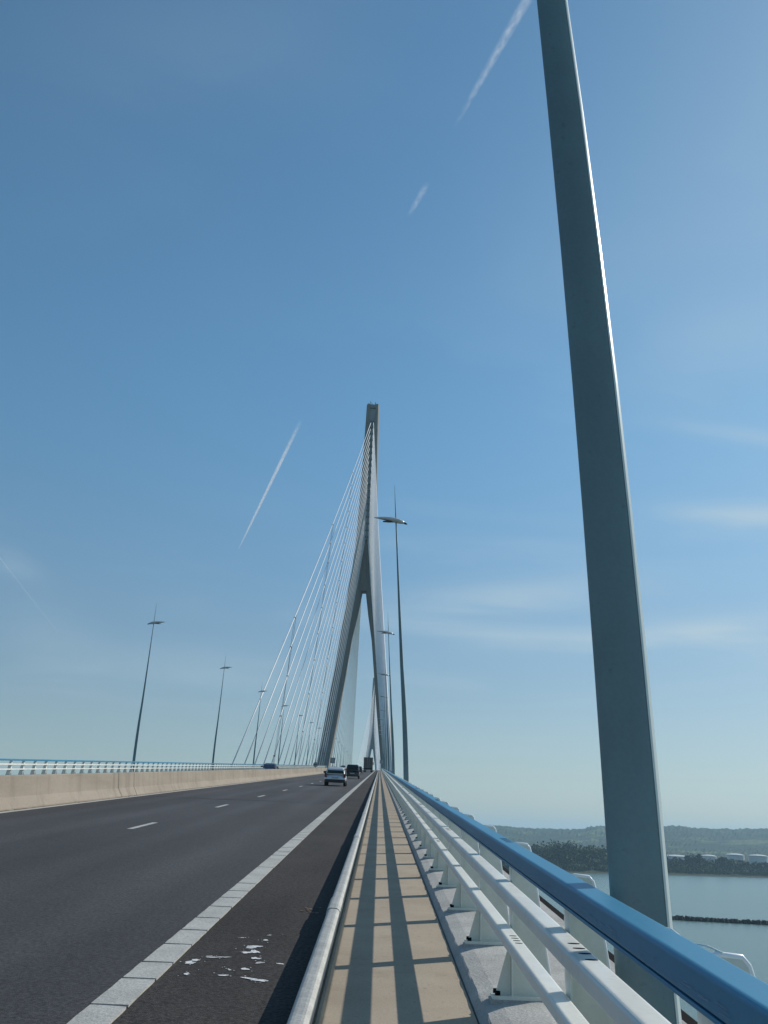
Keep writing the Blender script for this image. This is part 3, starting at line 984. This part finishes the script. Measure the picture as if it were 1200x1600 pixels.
# ------------------------------------------------------------------ vehicles
def car(name, label, cat, loc, paint, L=4.0, W=1.7, H=1.45, hood=0.95, deck=0.25, belt=0.92, heading=1, seats=True, bump_dark=True):
    """hatchback / people carrier: front towards +y (local), rear at y=0"""
    root = empty(name, label, cat, loc)
    if heading < 0:
        root.rotation_euler = (math.atan(SLOPE) * -1, 0, math.pi)
    else:
        root.rotation_euler = (math.atan(SLOPE), 0, 0)
    hw = W / 2
    zf = 0.24
    # lower body: sections along y
    def sec(y, w, zlo, zb):
        pts = [(-w * 0.90, zlo), (w * 0.90, zlo), (w, zlo + 0.16), (w * 1.0, zb - 0.22), (w * 0.955, zb), (-w * 0.955, zb), (-w * 1.0, zb - 0.22), (-w, zlo + 0.16)]
        return [(x, y, z) for x, z in pts]
    st = [(0.0, hw * 0.84, zf + 0.12, 0.62), (0.04, hw * 0.93, zf + 0.04, 0.74), (0.16, hw * 0.975, zf, belt - 0.04), (0.45, hw, zf, belt), (L * 0.5, hw, zf - 0.02, belt - 0.01),
          (L - hood - 0.1, hw * 0.99, zf - 0.02, belt - 0.03), (L - hood * 0.5, hw * 0.97, zf, belt - 0.10), (L - 0.22, hw * 0.92, zf, belt - 0.22), (L - 0.05, hw * 0.82, zf + 0.04, belt - 0.34), (L, hw * 0.72, zf + 0.1, belt - 0.42)]
    body = MB().loft([sec(*s) for s in st]).build('body', paint, root, smooth=True, sub=1)
    # greenhouse
    def csec(y, w0, z0, w1, z1):
        return [(-w0, y, z0), (w0, y, z0), (w1, y, z1), (w1 * 0.80, y, z1 + 0.045), (-w1 * 0.80, y, z1 + 0.045), (-w1, y, z1)]
    wb, wr = hw * 0.93, hw * 0.74
    rear_top = deck + 0.30
    ct = [(deck * 0.45, wb * 0.94, belt - 0.06, wb * 0.92, belt - 0.02), (rear_top * 0.62, wb * 0.97, belt - 0.06, wr * 1.06, belt + (H - belt) * 0.62), (rear_top, wb, belt - 0.06, wr, H - 0.075),
          (L * 0.38, wb, belt - 0.06, wr, H - 0.045), (L - hood - 0.75, wb, belt - 0.06, wr * 0.98, H - 0.08), (L - hood - 0.36, wb, belt - 0.06, wr * 1.07, belt + (H - belt) * 0.52), (L - hood + 0.05, wb * 0.97, belt - 0.08, wb * 0.93, belt - 0.03)]
    cabn = MB().loft([csec(*c) for c in ct]).build('cabin', paint, root, smooth=False, bevel=0.03)
    # rear window
    zb0, zb1 = belt + 0.03, H - 0.14
    def rear_y(z):
        t = (z - (belt - 0.02)) / (H - 0.075 - belt + 0.02)
        if t < 0.62:
            return deck * 0.45 + (rear_top * 0.62 - deck * 0.45) * max(0, t) / 0.62
        return rear_top * 0.62 + rear_top * 0.38 * (t - 0.62) / 0.38
    def half_w(z, wr_=wr):
        return wb + (wr_ - wb) * max(0, (z - belt)) / (H - belt)
    rw = MB()
    q = lambda z, f, dy: [(-half_w(z) * f, rear_y(z) + dy, z), (half_w(z) * f, rear_y(z) + dy, z)]
    zm = (zb0 + zb1) / 2
    rows = [q(z, 0.84, -0.085) for z in (zb0, zm, zb1)]
    for r0, r1 in zip(rows[:-1], rows[1:]):
        back0 = [(x, y + 0.06, z) for x, y, z in r0]; back1 = [(x, y + 0.06, z) for x, y, z in r1]
        rw.prism([r0[0], r0[1], back0[1], back0[0]], [r1[0], r1[1], back1[1], back1[0]])
    rw.build('rear_window', M_GLASSG if paint is M_SILV else M_GLASS, root)
    # windscreen
    ws = MB()
    yA, yB = L - hood - 0.02, L - hood - 0.70
    for s0, s1 in (((yA, belt + 0.0, wb * 0.86), (yB, H - 0.10, wr * 0.90)),):
        ws.prism([(-s0[2], s0[0] + .03, s0[1]), (s0[2], s0[0] + .03, s0[1]), (s0[2], s0[0] - .05, s0[1]), (-s0[2], s0[0] - .05, s0[1])],
                 [(-s1[2], s1[0] + .03, s1[1]), (s1[2], s1[0] + .03, s1[1]), (s1[2], s1[0] - .05, s1[1]), (-s1[2], s1[0] - .05, s1[1])])
    ws.build('windscreen', M_GLASS, root)
    for s in (-1, 1):
        for ya, yb, sl0, sl1 in ((rear_top + 0.02, L * 0.44, 0.0, 0.0), (L * 0.47, L - hood - 0.18, 0.0, 0.42)):
            w0, w1 = half_w(belt + 0.02) + 0.012, half_w(H - 0.12) + 0.014
            a = [(s * w0, ya, belt + 0.02), (s * w0, yb, belt + 0.02), (s * w1, yb - sl1, H - 0.12), (s * w1, ya + 0.05, H - 0.12)]
            b = [(x - s * 0.05, y, z) for x, y, z in a]
            MB().prism(a, b).build('side_window', M_GLASS, root)
        # lamps
        tl = MB().box(min(s * hw * 0.76, s * hw * 0.985), max(s * hw * 0.76, s * hw * 0.985), -0.012, 0.16, belt - 0.26, belt + 0.02)
        tl.build('tail_light', M_TAIL, root, bevel=0.02)
        hl = MB().box(min(s * hw * 0.48, s * hw * 0.90), max(s * hw * 0.48, s * hw * 0.90), L - 0.22, L - 0.02, belt - 0.32, belt - 0.16)
        hl.build('headlight', M_LAMPG, root, bevel=0.02)
        mr = MB().box(min(s * hw * 0.97, s * (hw + 0.21)), max(s * hw * 0.97, s * (hw + 0.21)), L - hood - 0.42, L - hood - 0.28, belt + 0.0, belt + 0.16)
        mr.build('door_mirror', M_TRIM, root, bevel=0.03)
        for yw in (0.68, L - 0.78):
            wrk = 0.305
            tyre = MB()
            ring = lambda x, r: [(x, yw + r * math.cos(t), wrk + r * math.sin(t)) for t in (q2 * 2 * math.pi / 20 for q2 in range(20))]
            xo, xi2 = s * (hw - 0.01), s * (hw - 0.20)
            tyre.loft([ring(xi2, 0.26), ring(xi2, 0.295), ring(xi2 + s * 0.03, 0.308), ring(xo - s * 0.03, 0.308), ring(xo, 0.295), ring(xo, 0.2)])
            wh = tyre.build('wheel', M_TYRE, root)
            MB().loft([ring(xo - s * 0.02, 0.19), ring(xo + s * 0.006, 0.18), ring(xo + s * 0.012, 0.05)]).build('rim', M_RIM, wh)
    MB().box(-hw * 0.93, hw * 0.93, -0.05, 0.10, zf + 0.02, zf + 0.27).build('rear_bumper', M_TRIM if bump_dark else paint, root, bevel=0.04)
    MB().box(-hw * 0.82, hw * 0.82, L - 0.10, L + 0.05, zf + 0.0, zf + 0.26).build('front_bumper', M_TRIM, root, bevel=0.04)
    MB().box(-0.26, 0.26, -0.012, 0.06, zf + 0.33, zf + 0.44).build('number_plate', M_PLATE, root)
    return root


def on_road(x, y):
    return (x, y, zd(y) + ROAD_Z)


car('silver_car', 'silver hatchback with dark bumper driving away in the right lane, nearest car', 'car', on_road(-3.35, 78.5), M_SILV, L=3.85, W=1.66, H=1.42)
car('people_carrier', 'black people carrier driving away just ahead of the silver hatchback', 'car', on_road(-3.35, 128), M_BLACKP, L=4.4, W=1.78, H=1.72, hood=0.8, deck=0.12, belt=1.0)
car('small_car', 'dark red car between the black people carrier and the truck', 'car', on_road(-4.6, 226), M_REDP, L=4.0, W=1.7, H=1.5)
car('oncoming_car', 'dark oncoming car seen above the median wall at left', 'car', on_road(-13.6, 130), M_NAVYP, L=4.2, W=1.74, H=1.45, heading=-1)
car('oncoming_car', 'tiny dark oncoming car above the median wall beyond the silver hatchback', 'car', on_road(-13.4, 380), M_BLACKP, L=4.2, W=1.74, H=1.5, heading=-1)


def truck():
    y = 282
    root = empty('truck', 'dark box truck farthest ahead in the right lane', 'truck', on_road(-3.15, y))
    root.rotation_euler = (math.atan(SLOPE), 0, 0)
    MB().box(-1.25, 1.25, 0, 11.5, 1.05, 3.95).build('trailer_box', M_TRUCK, root, bevel=0.03)
    for s in (-1, 1):
        MB().box(min(s * 0.02, s * 1.2), max(s * 0.02, s * 1.2), -0.03, -0.002, 1.12, 3.88).build('rear_door', M_TRUCK, root, bevel=0.01)
        MB().tube([(s * 0.25, -0.06, 1.15), (s * 0.25, -0.06, 3.85)], 0.025, 6).build('lock_bar', M_GALV, root)
        MB().box(min(s * 0.75, s * 1.2), max(s * 0.75, s * 1.2), -0.05, 0.02, 0.72, 0.86).build('tail_light', M_TAIL, root)
        MB().box(min(s * 0.65, s * 1.22), max(s * 0.65, s * 1.22), 0.5, 0.53, 0.25, 0.95).build('mudflap', M_DARK, root)
        for yw in (1.6, 2.9, 12.6):
            ring = lambda x, r: [(x, yw + r * math.cos(t), 0.5 + r * math.sin(t)) for t in (q2 * 2 * math.pi / 18 for q2 in range(18))]
            MB().loft([ring(s * 0.65, 0.44), ring(s * 0.65, 0.5), ring(s * 1.22, 0.5), ring(s * 1.22, 0.3)]).build('wheel', M_TYRE, root)
    MB().box(-1.1, 1.1, 0.1, 11.4, 0.80, 1.05).build('chassis', M_DARK, root)
    MB().box(-1.15, 1.15, -0.02, 0.10, 0.48, 0.62).build('rear_bumper', M_GALV, root)
    MB().box(-1.22, 1.22, 11.9, 13.9, 0.6, 3.3).build('cab', M_TRUCK, root, bevel=0.12)
    for s in (-1, 1):
        MB().box(min(s * 1.24, s * 1.42), max(s * 1.24, s * 1.42), 13.4, 13.5, 2.0, 2.7).build('door_mirror', M_DARK, root)


truck()

# ------------------------------------------------------------------ small road signs
def sign(name, label, x, y, zc, shape, size, z_foot):
    root = empty(name, label, 'road sign', (x, y, zd(y)))
    if shape == 'round':
        ring = lambda yy, r: [(r * math.cos(t), yy, zc + r * math.sin(t)) for t in (k * 2 * math.pi / 24 for k in range(24))]
        MB().loft([ring(-0.02, size / 2), ring(0.01, size / 2)]).build('panel', M_SIGN, root)
        MB().box(-size * 0.3, size * 0.3, -0.05, -0.02, zc - 0.04, zc + 0.04).build('bracket', M_DARK, root)
    else:
        MB().box(-size / 2, size / 2, -0.03, 0.0, zc - size * 0.55, zc + size * 0.55).build('panel', M_SIGN, root, bevel=0.01)
        MB().box(-size / 2, size / 2, -0.07, -0.03, zc - 0.05, zc + 0.05).build('bracket', M_GALV, root)
    MB().tube([(0, 0.05, z_foot), (0, 0.05, zc + size * 0.3)], 0.04, 8).build('pole', M_GALV, root)


sign('road_sign', 'dark round sign seen from behind on the median wall', XC, 165, 1.45, 'round', 0.78, 0.88)
sign('road_sign', 'grey square sign on a pole above the median wall near the pylon', XC, 224, 2.45, 'rect', 1.1, 0.88)
sign('road_sign', 'small dark square sign at the right railing far ahead', 0.45, 300, 3.0, 'rect', 0.95, 0.1)

# ------------------------------------------------------------------ water, shore, hills
wm = MB()
wm.poly([(-14000, -6000, WATER_Z), (14000, -6000, WATER_Z), (14000, 16000, WATER_Z), (-14000, 16000, WATER_Z)])
wm.build('water', M_WATER, kind='structure')


def polar(az, dist, z=0.0):
    a = math.radians(az)
    return Vector((math.sin(a) * dist, math.cos(a) * dist, z))


def shore_d(az):                          # distance of the far shoreline by bearing
    return 1190 + (az - 11) * 22


LAND_Z = WATER_Z + 3.0
lm = MB()
azs = [2.5 + 0.6 * k for k in range(52)]
rings = []
for az in azs:
    d0 = shore_d(az) + 6 * math.sin(az * 3.1)
    rings.append([polar(az, d0 - 12, WATER_Z - 0.6), polar(az, d0, WATER_Z + 0.8), polar(az, d0 + 25, LAND_Z), polar(az, d0 + 400, LAND_Z + 1), polar(az, 9500, LAND_Z + 1)])
for r0, r1 in zip(rings[:-1], rings[1:]):
    for k in range(4):
        lm.poly([r0[k], r1[k], r1[k + 1], r0[k + 1]])
lm.build('shore', M_SHORE, kind='structure')

hm = MB()
NA, ND = 300, 46
cols = []


def ridge(az):
    pts = [(2, .42), (5.8, .62), (9.1, .57), (10.8, .60), (11.8, .80), (14, .88), (15.9, .98), (18.4, .92), (20.2, 1.02), (24, .95), (33, .6)]
    for (a0, e0), (a1, e1) in zip(pts[:-1], pts[1:]):
        if a0 <= az <= a1:
            t = (az - a0) / (a1 - a0)
            t = t * t * (3 - 2 * t)
            return e0 + (e1 - e0) * t
    return 0.5


rh = random.Random(21)
for i in range(NA + 1):
    az = 2.2 + 30.0 * i / NA
    col = []
    top = 4400 * math.tan(math.radians(ridge(az))) + 1.5 - LAND_Z
    for j in range(ND + 1):
        t = j / ND
        d = 2500 + 2600 * t
        p = polar(az, d)
        # rises in two shoulders to a crest at d ~ 4400, then falls away behind
        u = (d - 2500) / 1900
        if u <= 1:
            s = 0.5 - 0.5 * math.cos(math.pi * u)
            h = top * (0.55 * s + 0.45 * u ** 2.2)
        else:
            h = top * (1 - 0.35 * (u - 1) / 0.37)
        nz = noise.fractal(Vector((p.x * 0.0016, p.y * 0.0016, 3.3)), 1.0, 2.0, 4)
        h *= 1 + (0.22 * nz if u < 0.85 else 0.05 * nz)
        wood = noise.noise(Vector((p.x * 0.0025, p.y * 0.0025, 9.1)))
        can = rh.uniform(0, 7.5) * (1.0 if wood > -0.15 else 0.3) + 5 * max(0, noise.noise(Vector((p.x * 0.02, p.y * 0.02, 0))))
        col.append(Vector((p.x, p.y, LAND_Z + 0.5 + max(0, h) + (can if j > 0 else 0))))
    cols.append(col)
vs = [p for c in cols for p in c]
hm.v = [tuple(p) for p in vs]
for i in range(NA):
    for j in range(ND):
        a = i * (ND + 1) + j
        hm.f.append((a, a + ND + 1, a + ND + 2, a + 1))
hm.build('hills', M_HILL, kind='structure')

# ------------------------------------------------------------------ trees
def clump_tree(mb, base, h, w, rnd, n=170, leaf=1.3, low=0.12):
    """crown of many small leaf faces grouped in a few uneven lobes"""
    lobes = []
    for _ in range(rnd.randint(6, 9)):
        a = rnd.uniform(0, 2 * math.pi); rr = w * 0.5 * math.sqrt(rnd.random()) * 0.75
        zz = h * rnd.uniform(low + 0.14, 0.84)
        k = 1.0 - 0.55 * abs(zz / h - 0.5)
        lobes.append((Vector((rr * math.cos(a), rr * math.sin(a), zz)), w * rnd.uniform(0.20, 0.34) * k))
    for _ in range(n):
        c, r = rnd.choice(lobes)
        d = Vector((rnd.gauss(0, 1), rnd.gauss(0, 1), rnd.gauss(0, 0.9))).normalized() * r * (0.55 + 0.5 * rnd.random())
        p = base + c + d
        if p.z < base.z + h * low * 0.6:
            continue
        s = leaf * rnd.uniform(0.6, 1.35)
        u = Vector((rnd.gauss(0, 1), rnd.gauss(0, 1), rnd.gauss(0, 1))).normalized()
        v = u.cross(Vector((rnd.gauss(0, 1), rnd.gauss(0, 1), rnd.gauss(0, 1)))).normalized()
        mb.poly([p + u * s, p + v * s * 0.8, p - u * s * 0.9, p - v * s * 0.7])


rt_ = random.Random(77)
for mname, mm, frac in (('a', M_LEAF1, 0), ('b', M_LEAF2, 1)):
    mb = MB()
    for k in range(260):
        az = rt_.uniform(3.5, 30)
        d = shore_d(az) + 30 + 160 * rt_.random() ** 0.8
        p = polar(az, d, LAND_Z)
        front = (d - shore_d(az)) < 70
        tall = rt_.uniform(8, 15) if front else rt_.uniform(15, 27)
        if az > 15.2:
            tall *= 0.60
        clump_tree(mb, p, tall, tall * rt_.uniform(0.9, 1.35), rt_, n=200, leaf=1.45, low=0.02)
    # low scrub on the bank
    for k in range(500):
        az = rt_.uniform(3.5, 30)
        p = polar(az, shore_d(az) + rt_.uniform(8, 45), LAND_Z - 0.5)
        clump_tree(mb, p, rt_.uniform(3, 6.5), rt_.uniform(6, 12), rt_, n=26, leaf=1.1, low=0.0)
    mb.build('far_wood', mm, kind='stuff')

single = [(10.05, 95, 29, 34, 'big round dark tree left of the near mast, tallest on the far shore'),
          (8.3, 90, 22, 20, 'dark tree on the far shore left of the big round tree'),
          (11.6, 80, 23, 20, 'dark tree on the far shore right of the big round tree'),
          (17.05, 110, 23, 16, 'dark tree on the far shore between the white tanks'),
          (18.15, 95, 20, 14, 'dark bushy tree on the far shore left of the two right tanks'),
          (16.6, 120, 21, 14, 'dark tree on the far shore just right of the low white tank')]
for az, dd, h, w, lab in single:
    p = polar(az, shore_d(az) + dd, LAND_Z)
    root = empty('tree', lab, 'tree', p, 'trees on the far shore')
    MB().tube([(0, 0, -0.5), (0.3, 0.2, h * 0.3), (0.1, 0.5, h * 0.62)], [h * 0.028, h * 0.02, h * 0.008], 7).build('trunk', M_BARK, root)
    lb = MB()
    for q in range(5):
        a = q * 1.3
        lb.tube([(0.3, 0.2, h * (0.22 + 0.05 * q)), (math.cos(a) * w * 0.3, math.sin(a) * w * 0.3, h * (0.42 + 0.08 * q))], [h * 0.011, h * 0.004], 5)
    lb.build('limb', M_BARK, root)
    cb = MB()
    for _ in range(2):
        clump_tree(cb, Vector((0, 0, 0)), h, w, rt_, n=650, leaf=1.0, low=0.06)
    cb.build('crown', M_LEAF1, root)

# storage tanks behind the trees
for az, dist, r, h, lab in ((15.95, 1640, 19, 15.0, 'low wide white storage tank just right of the near mast'),
                            (17.55, 1700, 12, 17, 'white storage tank half hidden behind trees, second from the mast'),
                            (18.85, 1700, 14.0, 20.5, 'white domed storage tank, second from the right edge of the photo'),
                            (19.98, 1700, 14.5, 20.5, 'white domed storage tank at the right edge of the photo')):
    p = polar(az, dist, LAND_Z)
    root = empty('storage_tank', lab, 'storage tank', p, 'white storage tanks on the far shore')
    ring = lambda z, rr: [(rr * math.cos(t), rr * math.sin(t), z) for t in (k * 2 * math.pi / 36 for k in range(36))]
    MB().loft([ring(0, r), ring(h * 0.33, r), ring(h * 0.66, r), ring(h, r)]).build('shell', M_TANK, root)
    MB().loft([ring(h + 0.01, r * 1.015), ring(h + 0.5, r * 1.0), ring(h + 1.6, r * 0.7), ring(h + 2.3, r * 0.3), ring(h + 2.5, 0.2)]).build('roof', M_TANK, root)
    MB().loft([ring(h * 0.97, r * 1.01), ring(h * 0.97 + 0.5, r * 1.03), ring(h * 0.97 + 0.5, r * 1.01)], cap=False).build('rim', M_SIGN, root)

# rock jetty in the river
jt = MB()
rj = random.Random(4)
P0, P1 = polar(13.2, 505), polar(26.5, 530)
n = 520
for k in range(n):
    t = k / n
    c = P0.lerp(P1, t)
    for _ in range(2):
        p = c + Vector((rj.gauss(0, 1.3), rj.gauss(0, 1.3), WATER_Z + rj.uniform(0.0, 1.25)))
        r = rj.uniform(0.5, 1.15) * (1.5 if rj.random() < 0.03 else 1)
        top, bot = [], []
        m = 6
        a0 = rj.uniform(0, 6)
        lo = [p + Vector((r * math.cos(a0 + q * 1.047) * rj.uniform(.8, 1.2), r * math.sin(a0 + q * 1.047) * rj.uniform(.8, 1.2), -r * .7)) for q in range(m)]
        hi = [p + Vector((r * .6 * math.cos(a0 + q * 1.047) * rj.uniform(.7, 1.2), r * .6 * math.sin(a0 + q * 1.047) * rj.uniform(.7, 1.2), r * rj.uniform(.35, .7))) for q in range(m)]
        jt.prism(lo, hi)
tag(jt.build('rock_jetty', M_ROCK), 'low dark rock jetty lying across the water at right', 'jetty')

# ------------------------------------------------------------------ vapour trails high in the sky
def cloud_mat(name, dens, r0, r1, L, fade, nscale):
    """soft vapour: density falls off from the trail's axis (local x) and is broken up by noise"""
    m = bpy.data.materials.new(name)
    m.use_nodes = True
    n, l = m.node_tree.nodes, m.node_tree.links
    n.remove(n['Principled BSDF'])

    def M(op, a, b=None, clamp=False):
        q = n.new('ShaderNodeMath'); q.operation = op; q.use_clamp = clamp
        for k, v in enumerate((a, b)):
            if v is None:
                continue
            if isinstance(v, (int, float)):
                q.inputs[k].default_value = v
            else:
                l.new(v, q.inputs[k])
        return q.outputs[0]
    tc = n.new('ShaderNodeTexCoord')
    sp_ = n.new('ShaderNodeSeparateXYZ')
    l.new(tc.outputs['Object'], sp_.inputs[0])
    t = M('DIVIDE', sp_.outputs['X'], L)
    R_ = M('ADD', r0, M('MULTIPLY', t, r1 - r0))
    rr = M('SQRT', M('ADD', M('POWER', sp_.outputs['Y'], 2.0), M('POWER', sp_.outputs['Z'], 2.0)))
    fall = M('SUBTRACT', 1.0, M('DIVIDE', rr, R_), True)
    nz = n.new('ShaderNodeTexNoise')
    nz.inputs['Scale'].default_value = nscale
    nz.inputs['Detail'].default_value = 3
    mp = n.new('ShaderNodeMapping'); mp.inputs['Scale'].default_value = (0.45, 1, 1)
    l.new(tc.outputs['Object'], mp.inputs[0]); l.new(mp.outputs[0], nz.inputs['Vector'])
    lump = M('MULTIPLY', M('SUBTRACT', nz.outputs['Fac'], 0.30, True), 2.4)
    ends = M('MULTIPLY', M('MULTIPLY', t, fade[0], True), M('MULTIPLY', M('SUBTRACT', 1.0, t), fade[1], True))
    d = M('MULTIPLY', M('MULTIPLY', M('MULTIPLY', fall, lump), ends), dens)
    v = n.new('ShaderNodeVolumePrincipled')
    v.inputs['Color'].default_value = (1, 1, 1, 1)
    v.inputs['Anisotropy'].default_value = 0.3
    l.new(d, v.inputs['Density'])
    l.new(v.outputs[0], n['Material Output'].inputs['Volume'])
    return m


def trail(label, a, b, r0, r1, dens, fade):
    a, b = Vector(a), Vector(b)
    L = (b - a).length
    o = MB().tube([(0, 0, 0), (L, 0, 0)], [r0, r1], 12).build('vapour_trail', cloud_mat('trail_vapour', dens, r0, r1, L, fade, 1.6 / max(r0, r1)), loc=a)
    o.rotation_mode = 'QUATERNION'
    o.rotation_quaternion = (b - a).to_track_quat('X', 'Z')
    tag(o, label, 'vapour trail', 'vapour trails in the sky')
    return o


trail('broad soft white vapour trail at the top left of the near mast', (1420, 8460, 9000), (640, 11050, 9000), 80, 40, 0.0065, (20, 3))
trail('short faint vapour trail puff left of the near mast', (345, 12250, 9000), (85, 13100, 9000), 65, 45, 0.0045, (4, 3))
trail('long thin bright vapour trail to the left of the pylon', (-2140, 21200, 9000), (-5150, 32800, 9000), 62, 34, 0.0155, (4, 4))
trail('thin faint vapour trail near the left edge of the sky', (-13900, 33600, 9000), (-16700, 51000, 9000), 50, 40, 0.0022, (50, 2))

# ------------------------------------------------------------------ summer haze over the estuary
HAZE = 1.15e-4
hz = MB().box(-13900, 13900, -5900, 15900, WATER_Z - 1.5, 240)
ho = hz.build('haze', M_WATER)
ho['kind'] = 'stuff'
hmt = bpy.data.materials.new('haze_air')
hmt.use_nodes = True
hn, hl_ = hmt.node_tree.nodes, hmt.node_tree.links
hn.remove(hn['Principled BSDF'])
pv = hn.new('ShaderNodeVolumePrincipled')
pv.inputs['Color'].default_value = (0.51, 0.78, 0.98, 1)
pv.inputs['Density'].default_value = HAZE
pv.inputs['Anisotropy'].default_value = 0.2
hl_.new(pv.outputs[0], hn['Material Output'].inputs['Volume'])
ho.data.materials.clear()
ho.data.materials.append(hmt)
